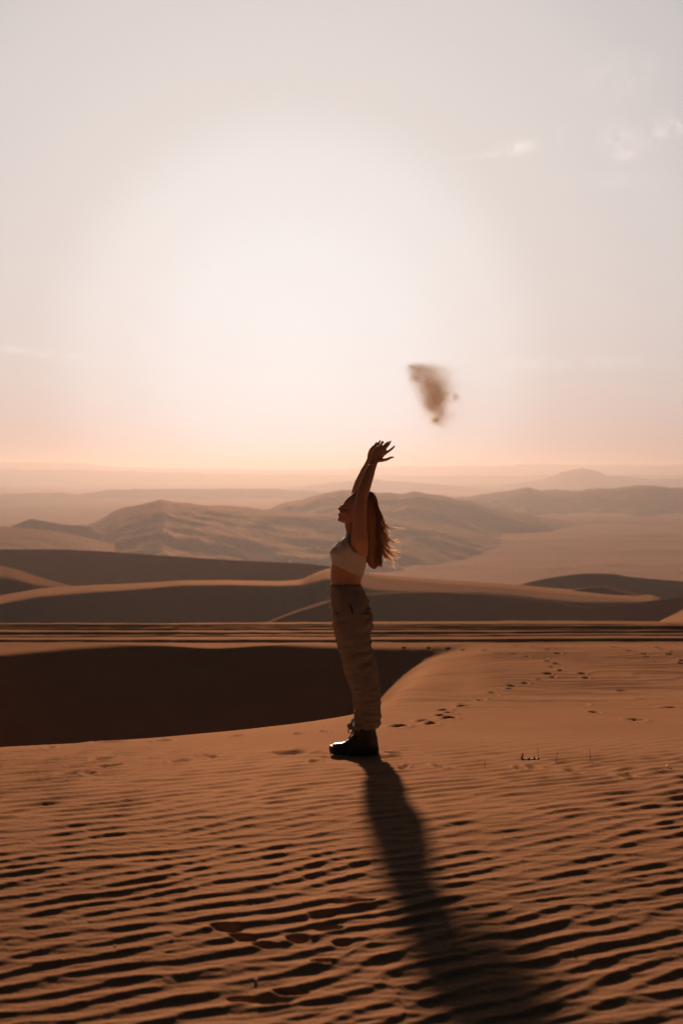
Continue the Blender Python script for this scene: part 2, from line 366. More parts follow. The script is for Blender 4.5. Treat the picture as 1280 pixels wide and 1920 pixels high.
# ------------------------------------------------------------------ dunes and far ranges
def dune(name, crest, dist, front, back, mat=DUNE, step=4.0, pad=0, noise=(0, 1, 1), u0=None, u1=None, depth=None, jag=0, seed=3, smooth=2.0, ext=None):
    """crest: (px, py) along the skyline; dist: (px, metres); front: bands from the crest towards us as (pixels below the crest by px, slope); then a steep face"""
    cr = np.array(crest, float)
    if ext:                              # where the crest runs on beyond the frame
        cr = np.concatenate([np.array(ext[0], float).reshape(-1, 2), cr, np.array(ext[1], float).reshape(-1, 2)])
    ua = cr[0, 0]; ub = cr[-1, 0]
    u = np.arange(ua, ub + step, step); u[-1] = ub
    yc = np.interp(u, cr[:, 0], cr[:, 1])
    n = int(max(1, (5 if mat is FAR else 8) / step)); kk = np.exp(-.5 * (np.arange(-2 * n, 2 * n + 1) / n) ** 2); kk /= kk.sum()
    yc = np.convolve(np.pad(yc, 2 * n, mode='edge'), kk, mode='valid')
    jg = jag * fbm(u / 26.0, u * 0 + seed, seed, 5, .55) if jag else None
    Yc = interp(u, dist); sc_ = s_of(yc); zc = CZ - sc_ * Yc
    prof_y = [Yc]; prof_z = [zc]; Y0, z0 = Yc, zc; yk = yc
    for (pxs, g) in front:
        d = interp(u, pxs) if isinstance(pxs, list) else np.full_like(u, float(pxs))
        g_ = interp(u, g) if isinstance(g, list) else g
        yk = yk + np.maximum(d, .05); s1 = s_of(yk)
        Y1 = (CZ - z0 + g_ * Y0) / (s1 + g_); z1 = z0 - g_ * (Y0 - Y1)
        prof_y.append(Y1); prof_z.append(z1); Y0, z0 = Y1, z1
    bk = []
    for (L_, g) in back: bk.append((L_, g))
    py_ = np.array(prof_y); pz_ = np.array(prof_z)
    # arc parameter: resample every column to the same number of rows, smoothing the corners
    nf = 90
    T = np.linspace(0, 1, nf) ** 1.6
    Ys = np.empty((nf, len(u))); Zs = np.empty_like(Ys)
    for j in range(len(u)):
        d = Yc[j] - py_[:, j]; dd = d[-1] * T
        Ys[:, j] = Yc[j] - dd; Zs[:, j] = np.interp(dd, d, pz_[:, j])
    if smooth:
        Zp = np.concatenate([Zs[:1], Zs]); Zk = gsmooth1(Zs, smooth); w = smooth01(0, .06, T)[:, None]; Zs = Zs * (1 - w) + Zk * w
    by = []; bz = []; Yq, zq = Yc, zc
    for (L_, g) in bk:
        for t in (.25, .5, .75, 1): by.append(Yq + L_ * t); bz.append(zq - g * L_ * t)
        Yq = Yq + L_; zq = zq - g * L_
    Ya = np.concatenate([np.array(by)[::-1], Ys]); Za = np.concatenate([np.array(bz)[::-1], Zs])
    Uu = np.broadcast_to(u, Ya.shape); Xa = (Uu - 640) / F * Ya
    if jg is not None: Za = Za - (jg * Yc / F)[None, :] * np.exp(-np.abs(Ya - Yc[None, :]) / (.018 * Yc[None, :]))
    amp, lx, ly = noise
    if amp:
        dcr = np.abs(Ya - Yc[None, :]); w = smooth01(0, lx * 1.2, dcr)
        Za = Za + amp * w * (fbm(Xa / lx + Ya / (2.2 * lx), Ya / ly, seed, 6, .6 if lx > 80 else .5))
    return structure(grid_mesh(name, Xa, Ya, Za, mat))

STEEP = .60
# crest of the main dune behind the terrace
dune('dune', [(0, 1130), (30, 1124), (75, 1115), (125, 1111), (175, 1107), (225, 1105), (290, 1101), (340, 1097), (425, 1096), (525, 1098), (565, 1095), (588, 1082), (615, 1071), (650, 1072), (677, 1078),
              (705, 1083), (730, 1086), (790, 1091), (850, 1096), (940, 1102), (1040, 1112), (1140, 1121), (1225, 1127), (1260, 1145)],
     [(-800, 150), (0, 190), (600, 230), (1000, 240), (1300, 230), (2100, 200)],
     [([(-500, 3), (0, 3), (60, 4), (120, 4), (200, 3), (290, 1.5), (350, .8), (530, 1), (565, 2), (590, 9), (640, 16), (700, 24), (815, 17), (900, 12), (1000, 12), (1090, 12), (1180, 5), (1260, 1)], .03),
      ([(0, 2.5), (340, 1.5), (530, 1.5), (600, 10), (700, 9), (815, 8), (1000, 11), (1200, 4)], .22), (170, STEEP)],
     [(25, .05), (60, .25)], ext=([(-800, 1230), (-300, 1168)], [(1400, 1200), (2100, 1300)]), step=3, smooth=2.5)
# spur in front of it
dune('dune', [(478, 1178), (490, 1171), (520, 1158), (562, 1142), (612, 1126), (645, 1117), (690, 1113), (740, 1110), (815, 1110), (880, 1113), (940, 1117), (1000, 1123), (1060, 1131), (1100, 1139), (1150, 1152), (1200, 1175)],
     [(478, 150), (700, 190), (1200, 205)], [([(478, 2), (560, 4), (640, 5), (700, 2), (820, 1)], .06), (3, .25), (130, STEEP)], [(20, .12), (60, .35)], step=2, smooth=2)
# lit wedge at the left
dune('dune', [(0, 1060), (30, 1067), (75, 1082), (125, 1096), (165, 1105), (190, 1111), (230, 1122)],
     [(-700, 270), (0, 250), (230, 215)], [([(-700, 20), (0, 20), (60, 17), (120, 10), (175, 2)], .05), ([(0, 16), (175, 3)], .2), (110, STEEP)], [(20, .1), (80, .3)], ext=([(-700, 1000), (-300, 1018), (-120, 1040)], []), step=3, smooth=3)
# long dark dune behind
dune('dune', [(0, 1030), (50, 1030), (125, 1030), (200, 1034), (300, 1041), (400, 1048), (500, 1053), (575, 1056), (615, 1061), (655, 1069), (690, 1077), (735, 1087), (780, 1100)],
     [(-800, 420), (0, 360), (780, 300)], [(1.2, .12), (3, .3), (150, STEEP)], [(40, .1), (120, .3)], ext=([(-900, 1075), (-300, 1043)], []), step=4, smooth=1.5)
# small dunes at the right
dune('dune', [(930, 1110), (960, 1100), (990, 1092), (1020, 1085), (1065, 1078), (1100, 1075), (1150, 1076), (1172, 1081), (1215, 1085), (1280, 1090)],
     [(930, 330), (1280, 360), (2000, 330)], [([(930, 1), (1100, 1), (1160, 2), (1200, 9), (1280, 8)], .13), (4, .27), (150, .5)], [(30, .08), (100, .3)], ext=([], [(1500, 1088), (2000, 1120)]), step=3, smooth=2)
dune('dune', [(1010, 1121), (1050, 1112), (1090, 1102), (1120, 1099), (1137, 1100), (1165, 1107), (1205, 1116), (1242, 1123), (1275, 1135)],
     [(1010, 260), (1275, 250)], [([(1010, 1.3), (1120, 1), (1165, 4), (1205, 3), (1275, 1)], .08), (2, .3), (120, .55)], [(20, .1), (60, .3)], step=2, smooth=1.5)
dune('dune', [(1225, 1176), (1242, 1165), (1262, 1153), (1280, 1142)],
     [(1225, 120), (2000, 140)], [(22, .02), (8, .2), (120, .6)], [(30, .1), (60, .3)], ext=([], [(1340, 1110), (1500, 1085), (2000, 1100)]), step=2)
dune('dune', [(1060, 1150), (1100, 1140), (1170, 1133), (1230, 1125), (1280, 1119)],
     [(1060, 200), (2000, 230)], [(1, .15), (3, .35), (130, .55)], [(10, .15), (40, .5)], ext=([], [(1500, 1130), (2000, 1150)]), step=3)

# valley floor and everything to the horizon
def build_valley():
    u = np.concatenate([np.linspace(-3500, -60, 60), np.arange(-40, 1321, 5.0), np.linspace(1340, 4800, 60)])
    py = np.concatenate([np.linspace(1400, 1070, 30), np.arange(1069, 897, -.8), 882 + 15 * np.exp(-np.linspace(0, 2.2, 24))])
    ZV = -60.0
    Yb = (CZ - ZV) / s_of(py)
    U, YY = np.meshgrid(u, Yb); X = (U - 640) / F * YY
    Z = ZV + 0 * X
    Z += 5.5 * fbm(X / 700, YY / 260, 60, 5, .5) * smooth01(200, 900, YY) + 3.0 * fbm(X / 160, YY / 70, 66, 4, .5) * smooth01(300, 900, YY) * smooth01(5000, 2500, YY)
    Z += 14 * fbm(X / 2200, YY / 700, 61, 4) * smooth01(1800, 4000, YY)
    structure(grid_mesh('desert_floor', X, YY, Z, FAR))
build_valley()
def rng_(name, crest, Y, front_px, slope, back, noise, jag, seed, ext, step=4):
    yf = HY + F * 75 / Y
    pts = list(ext[0]) + list(crest) + list(ext[1])
    ext = ([(pts[0][0] - 60 - 3 * max(0, yf - pts[0][1]), yf)] + list(ext[0]), list(ext[1]) + [(pts[-1][0] + 60 + 3 * max(0, yf - pts[-1][1]), yf)])
    return dune(name, crest, [(-3000, Y * .9), (640, Y), (4000, Y * 1.05)], [(2.5, slope * .55), (front_px, slope)], back, mat=FAR, noise=noise, jag=jag, seed=seed, ext=ext, step=step, smooth=1)
rng_('hill', [(0, 987), (50, 990), (100, 996), (130, 1001), (180, 1012), (240, 1030)], 950, 60, .10, [(60, .1), (300, .2)], (2.5, 60, 90), 1, 5, ([(-600, 990), (-200, 984)], []))
rng_('hill', [(15, 990), (30, 983), (60, 972), (80, 977), (120, 983), (165, 985), (190, 1000)], 1050, 60, .30, [(60, .1), (300, .2)], (3, 50, 60), 1.2, 6, ([], []))
rng_('hill', [(110, 1010), (130, 1001), (165, 983), (195, 971), (220, 956), (260, 945), (305, 935), (325, 940), (375, 945), (435, 950), (505, 956), (580, 962), (640, 966), (720, 972), (820, 985), (900, 1000)],
     1250, 130, .06, [(80, .15), (500, .2)], (9, 110, 80), 2.6, 8, ([], []))
rng_('hill', [(490, 972), (505, 957), (537, 939), (565, 937), (600, 927), (630, 920), (660, 920), (705, 922), (740, 926), (770, 922), (805, 927), (840, 931), (870, 938), (920, 950), (1000, 965)],
     1650, 90, .06, [(100, .12), (500, .2)], (11, 120, 100), 2.6, 9, ([], []))
rng_('hill', [(780, 946), (840, 936), (875, 930), (920, 925), (960, 920), (990, 913), (1010, 919), (1070, 919), (1140, 915), (1190, 911), (1245, 911), (1280, 915)],
     2350, 60, .10, [(150, .12), (600, .2)], (26, 150, 110), 3.0, 10, ([], [(1500, 925), (2000, 940), (2600, 960)]))
rng_('hill', [(0, 927), (60, 924), (100, 926), (120, 923), (150, 928), (215, 917), (280, 918), (400, 916), (500, 917), (600, 921), (700, 926)],
     3200, 35, .12, [(150, .1), (600, .2)], (20, 240, 300), 2.0, 12, ([(-900, 930), (-300, 922)], []))
rng_('mountains', [(850, 916), (940, 911), (1010, 900), (1050, 886), (1090, 877), (1120, 885), (1145, 892), (1200, 896), (1280, 898)],
     5200, 45, .16, [(400, .1), (1500, .2)], (50, 420, 400), 2.5, 13, ([], [(1600, 893), (2200, 905)]))
rng_('mountains', [(560, 915), (640, 903), (695, 899), (790, 905), (860, 912), (950, 918)],
     4600, 30, .15, [(300, .1), (900, .2)], (40, 380, 400), 2.0, 14, ([(300, 925)], [(1100, 925)]))
rng_('mountains', [(0, 881), (120, 881), (250, 884), (400, 888), (600, 890), (800, 892), (1280, 890)],
     7000, 30, .12, [(500, .1), (1500, .2)], (60, 600, 600), 2.0, 15, ([(-2500, 884), (-900, 878)], [(2400, 884), (3600, 890)]))
rng_('mountains', [(0, 867), (110, 867), (170, 869), (210, 875), (300, 878), (450, 880), (560, 881), (640, 880), (720, 875), (850, 874), (950, 874), (975, 870), (1060, 871), (1110, 872), (1280, 872)],
     9500, 40, .14, [(900, .1), (3000, .15)], (70, 700, 700), 1.0, 16, ([(-3200, 872), (-1400, 864), (-500, 870)], [(2000, 868), (3000, 874), (4200, 880)]))

# ------------------------------------------------------------------ mesh pieces for the figure
class MB:
    def __init__(s): s.v = []; s.f = []
    def ring_loft(s, rings, cap=True):
        n = len(rings[0]); b = len(s.v)
        for r in rings: s.v += [tuple(p) for p in r]
        for i in range(len(rings) - 1):
            for k in range(n):
                a = b + i * n + k; c = b + i * n + (k + 1) % n
                s.f.append((a, c, c + n, a + n))
        if cap:
            for i, rev in ((0, True), (len(rings) - 1, False)):
                c = Vector((0, 0, 0))
                for p in rings[i]: c += Vector(p)
                c /= n; ci = len(s.v); s.v.append(tuple(c))
                for k in range(n):
                    a = b + i * n + k; d = b + i * n + (k + 1) % n
                    s.f.append((d, a, ci) if rev else (a, d, ci))
    def slices(s, sl, Yo=0.0, n=36, e=2.2, front=0.0):
        """horizontal cross-sections: (py, px_front, px_back, halfwidth[, y offset])"""
        rings = []
        for q in sl:
            py, xa, xb, hw = q[:4]; yo = Yo + (q[4] if len(q) > 4 else 0)
            A = P(xa, py, 9 + yo); B = P(xb, py, 9 + yo); c = (A + B) / 2; rx = (B.x - A.x) / 2
            r = []
            for k in range(n):
                t = 2 * math.pi * k / n; ct, st = math.cos(t), math.sin(t)
                x = math.copysign(abs(ct) ** (2 / e), ct); y = math.copysign(abs(st) ** (2 / e), st)
                if front: y *= 1 - front * max(0, -x) ** 1.5
                r.append((c.x + rx * x, c.y + hw * y, c.z))
            rings.append(r)
        s.ring_loft(rings)
    def tube(s, pts, n=16, flat=None, up=Vector((0, 1, 0)), rounded=True):
        """pts: (Vector, radius) ; flat: factor across the 'up' axis"""
        P_ = [p for p, r in pts]; rings = []
        m = len(pts)
        def frame(i):
            d = (P_[min(i + 1, m - 1)] - P_[max(i - 1, 0)]).normalized()
            a = d.cross(up); a = a.normalized() if a.length > 1e-4 else Vector((1, 0, 0)); b = a.cross(d).normalized(); return d, a, b
        def ring(c, r, d, a, b, fl): return [tuple(c + a * math.cos(2 * math.pi * k / n) * r + b * math.sin(2 * math.pi * k / n) * r * fl) for k in range(n)]
        for i, (c, r) in enumerate(pts):
            d, a, b = frame(i); fl = flat[i] if flat else 1.0
            if i == 0 and rounded:
                for q in (.95, .7, .35): rings.append(ring(c - d * r * q, r * math.sqrt(1 - q * q), d, a, b, fl))
            rings.append(ring(c, r, d, a, b, fl))
            if i == m - 1 and rounded:
                for q in (.35, .7, .95): rings.append(ring(c + d * r * q, r * math.sqrt(1 - q * q), d, a, b, fl))
        s.ring_loft(rings)
    def ball(s, c, rx, ry, rz, n=14, rot=None):
        rings = []
        for i in range(1, n):
            ph = math.pi * i / n
            r = []
            for k in range(2 * n):
                t = math.pi * k / n
                v = Vector((rx * math.sin(ph) * math.cos(t), ry * math.sin(ph) * math.sin(t), -rz * math.cos(ph)))
                if rot: v = rot @ v
                r.append(tuple(c + v))
            rings.append(r)
        s.ring_loft(rings)
    def build(s, name, mat, parent=None, remesh=None, smooth_it=4, solid=None):
        me = bpy.data.meshes.new(name); me.from_pydata(s.v, [], s.f); me.update()
        o = bpy.data.objects.new(name, me); col.objects.link(o)
        if remesh:
            m = o.modifiers.new('r', 'REMESH'); m.mode = 'VOXEL'; m.voxel_size = remesh; m.use_smooth_shade = True
            if smooth_it: k = o.modifiers.new('s', 'SMOOTH'); k.factor = .5; k.iterations = smooth_it
            o = apply_mods(o)
        for p in o.data.polygons: p.use_smooth = True
        o.data.materials.clear(); o.data.materials.append(mat)
        if parent: o.parent = parent; o.matrix_parent_inverse = parent.matrix_world.inverted()
        return o
def apply_mods(o):
    dg = bpy.context.evaluated_depsgraph_get(); dg.update()
    me = bpy.data.meshes.new_from_object(o.evaluated_get(dg)); name = o.name
    me.name = name; old = o.data; o.modifiers.clear(); o.data = me; bpy.data.meshes.remove(old); return o
def coords(o):
    a = np.empty(len(o.data.vertices) * 3, np.float32); o.data.vertices.foreach_get('co', a); return a.reshape(-1, 3)
def set_coords(o, a): o.data.vertices.foreach_set('co', a.astype(np.float32).ravel()); o.data.update()
def cr_path(pts, per=6):                 # Catmull-Rom through (Vector, r)
    out = []
    n = len(pts)
    for i in range(n - 1):
        p0, p1, p2, p3 = pts[max(i - 1, 0)], pts[i], pts[i + 1], pts[min(i + 2, n - 1)]
        for k in range(per):
            t = k / per
            f = lambda a, b, c, d: .5 * ((2 * b) + (c - a) * t + (2 * a - 5 * b + 4 * c - d) * t * t + (-a + 3 * b - 3 * c + d) * t ** 3)
            out.append((f(p0[0], p1[0], p2[0], p3[0]), p1[1] + (p2[1] - p1[1]) * (t * t * (3 - 2 * t))))
    out.append(pts[-1]); return out
def pt(px, py, yo): return P(px, py, 9 + yo)

SKIN = plain('skin', (.60, .32, .19), rough=.48, spec=.4, noise=.06, nscale=40, trans=.10)
SKIN.node_tree.nodes['Principled BSDF'].inputs['Subsurface Weight'].default_value = .12
SKIN.node_tree.nodes['Principled BSDF'].inputs['Subsurface Radius'].default_value = (.02, .008, .004)
TOP = plain('white_cotton', (.90, .86, .82), rough=.85, spec=.2, noise=.05, nscale=120, bump=.3, trans=.35)
LINEN = plain('beige_linen', (.31, .275, .24), rough=.95, spec=.1, noise=.12, nscale=90, bump=.5, trans=.16)
BOOT = plain('black_leather', (.012, .012, .012), rough=.40, spec=.4, noise=.2, nscale=80, bump=.15, coat=.15)
RUBBER = plain('black_rubber', (.012, .012, .012), rough=.6, spec=.3, noise=.1)
LACE = plain('boot_lace', (.03, .025, .022), rough=.8)
CORD = plain('cotton_cord', (.62, .48, .38), rough=.9, trans=.3)
HAIR = plain('brown_hair', (.46, .26, .14), rough=.5, spec=.3, noise=.15, nscale=50, trans=.6)
HAIRT = plain('backlit_hair', (.92, .68, .48), rough=.45, spec=.5, noise=.1, nscale=50, trans=.6)  # sunlit copy of the brown hair, backlight put into a paler colour
GOLD = plain('gold', (.8, .55, .3), rough=.2, metallic=1)
EYE = plain('eye', (.5, .45, .42), rough=.1)
DARK = plain('slit_shade', (.03, .024, .02), rough=.95)  # dark colour stands for the shade inside the pocket slit

foot = Vector(((668 - 640) / F * 9, 9, 0.0))
person = bpy.data.objects.new('person', None); col.objects.link(person); person.location = foot
bpy.context.view_layer.update()
tag(person, 'woman in white crop top, beige trousers and black boots throwing both arms up', 'person')

# ---- body: one continuous skin from boots to fingertips
def build_body():
    b = MB()
    torso = [(978, 648, 680, .050), (985, 646.5, 681, .054), (993, 648, 682, .058), (1000, 649, 685, .072), (1006, 646, 688, .11), (1013, 639, 690, .145), (1021, 633, 691, .158), (1031, 628, 691.5, .158),
             (1042, 626, 690, .150), (1053, 623, 687, .142), (1065, 620.5, 683, .134), (1078, 619.5, 679, .127), (1092, 620.5, 676, .128), (1106, 623, 677, .130), (1128, 628, 682, .145), (1150, 632, 686, .150), (1172, 636, 684, .145)]
    b.slices(torso, e=2.25)
    for sg in (-1, 1):
        b.ball(pt(636.5, 1039, sg * .068), .044, .058, .046)
        b.tube(cr_path([(pt(668, 1018, sg * .09), .045), (pt(672, 1014, sg * .145), .050), (pt(673, 1002, sg * .160), .048)], 4))
        b.tube(cr_path([(pt(661, 1165, sg * .085), .070), (pt(666, 1210, sg * .095), .062), (pt(672, 1258, sg * .10), .055), (pt(682, 1300, sg * .10), .052), (pt(688, 1345, sg * .10), .036), (pt(688, 1395, sg * .10), .036)], 4))
        b.tube([(pt(688, 1398, sg * .10), .036), (pt(660, 1402, sg * .10), .03), (pt(640, 1405, sg * .10), .022)])
    # near arm and far arm
    b.tube(cr_path([(pt(677, 1032, -.125), .042), (pt(674.5, 1012, -.158), .050), (pt(674, 988, -.168), .0425), (pt(674.5, 960, -.168), .0415), (pt(678, 932, -.155), .037), (pt(683, 915, -.145), .0375),
                    (pt(690, 894, -.125), .034), (pt(697, 876, -.105), .0265), (pt(701, 866, -.095), .0235)], 5))
    b.tube(cr_path([(pt(674, 1028, .125), .042), (pt(672, 1005, .160), .047), (pt(669, 980, .168), .042), (pt(668, 950, .168), .040), (pt(668.5, 926, .150), .034), (pt(674, 909, .140), .036),
                    (pt(683, 888, .12), .032), (pt(691, 870, .10), .025), (pt(694.5, 861, .09), .0225)], 5))
    # head: skull and face as cross-sections, nose, lips, ear
    head = [(921.5, 672, 688, .018), (924, 664, 694, .042), (928, 658.5, 697, .056), (933, 652, 700, .066), (939, 646.8, 702, .073), (945, 643.8, 702.5, .076), (950, 641.3, 702, .0765), (953.5, 641.0, 701, .0755),
            (957, 639.5, 699, .073), (961, 636.8, 697, .070), (965, 635.6, 694, .066), (969, 635.2, 691, .062), (972.5, 633.6, 688, .057), (975.5, 633.2, 686, .052), (978, 636, 684, .049), (980.5, 644, 683, .045), (984, 650, 682, .04)]
    b.slices(head, e=2.1, front=.38, n=44)
    b.tube([(pt(644.5, 945.5, 0), .007), (pt(641.5, 949.0, 0), .008), (pt(637.6, 952.4, 0), .0085), (pt(635.2, 954.2, 0), .0078)], n=12)
    b.tube([(pt(641.5, 951.5, 0), .011), (pt(638.4, 955.0, 0), .0115)], n=12); b.ball(pt(640, 959, 0), .010, .022, .012)
    for sg in (-1, 1):
        b.ball(pt(637.3, 955.8, sg * .009), .007, .006, .006)
        b.ball(pt(642.3, 946.8, sg * .028), .007, .02, .0045)        # brow ridge
        b.ball(pt(646, 961, sg * .043), .020, .016, .018)            # cheek
        er = pt(670, 957, sg * .075); b.ball(er, .014, .008, .027, rot=Matrix.Rotation(R(-20), 3, 'Y'))
    b.ball(pt(635.4, 962.4, 0), .0055, .020, .0045); b.ball(pt(635.3, 966.0, 0), .0062, .019, .005); b.ball(pt(635.6, 974.2, 0), .009, .017, .011)
    # hands
    def hand(sg, yo, wrist, palm, fingers, thumb):
        b.tube([(pt(*wrist, yo), .0235)] + [(pt(x, y, yo + d), r) for (x, y, d, r) in palm], flat=[.85] + [.42] * len(palm), n=18)
        for fg in fingers:
            b.tube(cr_path([(pt(x, y, yo + d), r) for (x, y, d, r) in fg], 3), n=12)
        b.tube(cr_path([(pt(x, y, yo + d), r) for (x, y, d, r) in thumb], 3), n=12)
    hand(-1, -.095, (701, 866),
         [(704.5, 858.5, 0, .033), (709, 851, .004, .039), (713.5, 845, .006, .037)],
         [[(718, 852, .004, .0095), (724, 848.6, .004, .0088), (731.5, 843.5, .000, .0080), (736.5, 839.3, -.004, .0070), (739, 836.6, -.006, .0050)],
          [(717, 846, .006, .0095), (723, 839.2, .004, .0088), (728.5, 832.8, .002, .0078), (732.0, 827.2, .006, .0052)],
          [(712.5, 842.5, .008, .0092), (718, 837.2, .014, .0085), (724, 831.8, .020, .0075), (727.4, 828.6, .028, .0052)],
          [(708, 842.5, .008, .0085), (711.5, 836.8, .004, .0078), (715.2, 830.8, .000, .0068), (717.0, 827.2, .004, .0048)]],
         [(703, 864, -.002, .014), (712, 862.8, -.010, .0135), (720, 862.4, -.016, .0105), (726, 861.0, -.018, .0088), (732, 858.0, -.018, .0074), (737, 857.4, -.016, .0052)])
    hand(1, .09, (694.5, 861),
         [(697, 855, 0, .032), (701, 848.5, -.004, .038), (705, 843, -.006, .035)],
         [[(698.5, 843.5, -.004, .0090), (701, 838.2, -.004, .0080), (703.6, 833.2, .000, .0070), (705.4, 829.8, .002, .0050)],
          [(702.5, 841.5, -.004, .0092), (706.2, 835.8, .000, .0084), (710.2, 830.2, .004, .0074), (712.8, 826.4, .008, .0052)],
          [(707, 841.5, -.004, .0092), (711.4, 836.6, -.006, .0084), (715.4, 832.0, -.012, .0074), (718.6, 829.4, -.020, .0052)],
          [(711, 844, -.002, .0090), (716, 840.0, -.004, .0080), (721.0, 836.6, -.010, .0070), (724, 834.6, -.016, .0050)]],
         [(699, 860, .002, .014), (706, 856, .010, .0125), (713, 854.0, .018, .0100), (719, 852.6, .020, .0080), (722.5, 851.4, .020, .0060)])
    return b.build('body', SKIN, person, remesh=.0033, smooth_it=2)
body = build_body()
for sg in (-1, 1):
    e = MB(); e.ball(pt(647.6, 950.8, sg * .032), .0095, .0095, .0095); e.build('eye', EYE, person)
br = MB(); ring = []
for k in range(37):
    t = 2 * math.pi * k / 36; ring.append((pt(698.5, 869.5, -.1) + Vector((.0285 * math.cos(t), .0285 * math.sin(t), .008 * math.cos(t))), .0016))
br.tube(ring, n=6, rounded=False); br.build('bracelet', GOLD, person)

# ---- crop top: cloth that follows the chest
def build_top():
    b = MB()
    g = 1.6
    sl = [(997, 650, 688, .095), (1004, 648, 690, .125), (1011, 640, 691.5, .150), (1019, 630.5, 692.5, .164), (1027, 623, 692.5, .168), (1036, 618.5, 691.5, .165), (1047, 620.5, 689, .158), (1055, 621.5, 686.5, .151),
          (1065, 619, 684.5, .144), (1075, 617.5, 681.5, .138), (1090, 618, 677.5, .135)]
    b.slices(sl, e=2.3)
    for sg in (-1, 1): b.ball(pt(636.5, 1039.5, sg * .068), .050, .066, .050)
    o = b.build('crop_top', TOP, None, remesh=.0036, smooth_it=16)
    co = coords(o)
    px = 640 + co[:, 0] / co[:, 1] * F; py = HY + (CZ - co[:, 2]) / co[:, 1] * F; yo = co[:, 1] - 9
    a = np.abs(yo)
    hem = 1057.5 + (px - 622) * (25.5 / 55)
    keep = py < hem
    # armholes (sides), neckline front and back between two straps
    armc = np.hypot((px - 672.5) / 19.0, (py - 1012) / 24.5)
    keep &= ~((armc < 1) & (a > .085)) & ~((py < 1012) & (a > .128))
    keep &= ~((a < .062 + .0009 * (1020 - py)) & (py < np.where(px < 668, 1019 - 1200 * a * a * 1.2, 1026)))
    keep &= py > 998.5
    import bmesh
    bm = bmesh.new(); bm.from_mesh(o.data); bm.verts.ensure_lookup_table()
    bmesh.ops.delete(bm, geom=[v for v in bm.verts if not keep[v.index]], context='VERTS')
    for _ in range(6):                   # relax the cut edges
        bd = [v for v in bm.verts if v.is_boundary]
        new = {}
        for v in bd:
            nb = [e.other_vert(v).co for e in v.link_edges if e.is_boundary]
            if len(nb) == 2: new[v] = v.co * .4 + (nb[0] + nb[1]) * .3
        for v, c in new.items(): v.co = c
    bm.to_mesh(o.data); bm.free()
    co = coords(o); n_ = fbm(co[:, 0] * 22 + co[:, 2] * 6, co[:, 2] * 14 + co[:, 1] * 8, 90, 3) * .006
    nm = np.array([v.normal[:] for v in o.data.vertices]); set_coords(o, co + nm * n_[:, None])
    m = o.modifiers.new('t', 'SOLIDIFY'); m.thickness = .003; m.offset = 0; apply_mods(o)
    for p in o.data.polygons: p.use_smooth = True
    o.parent = person; o.matrix_parent_inverse = person.matrix_world.inverted()
build_top()

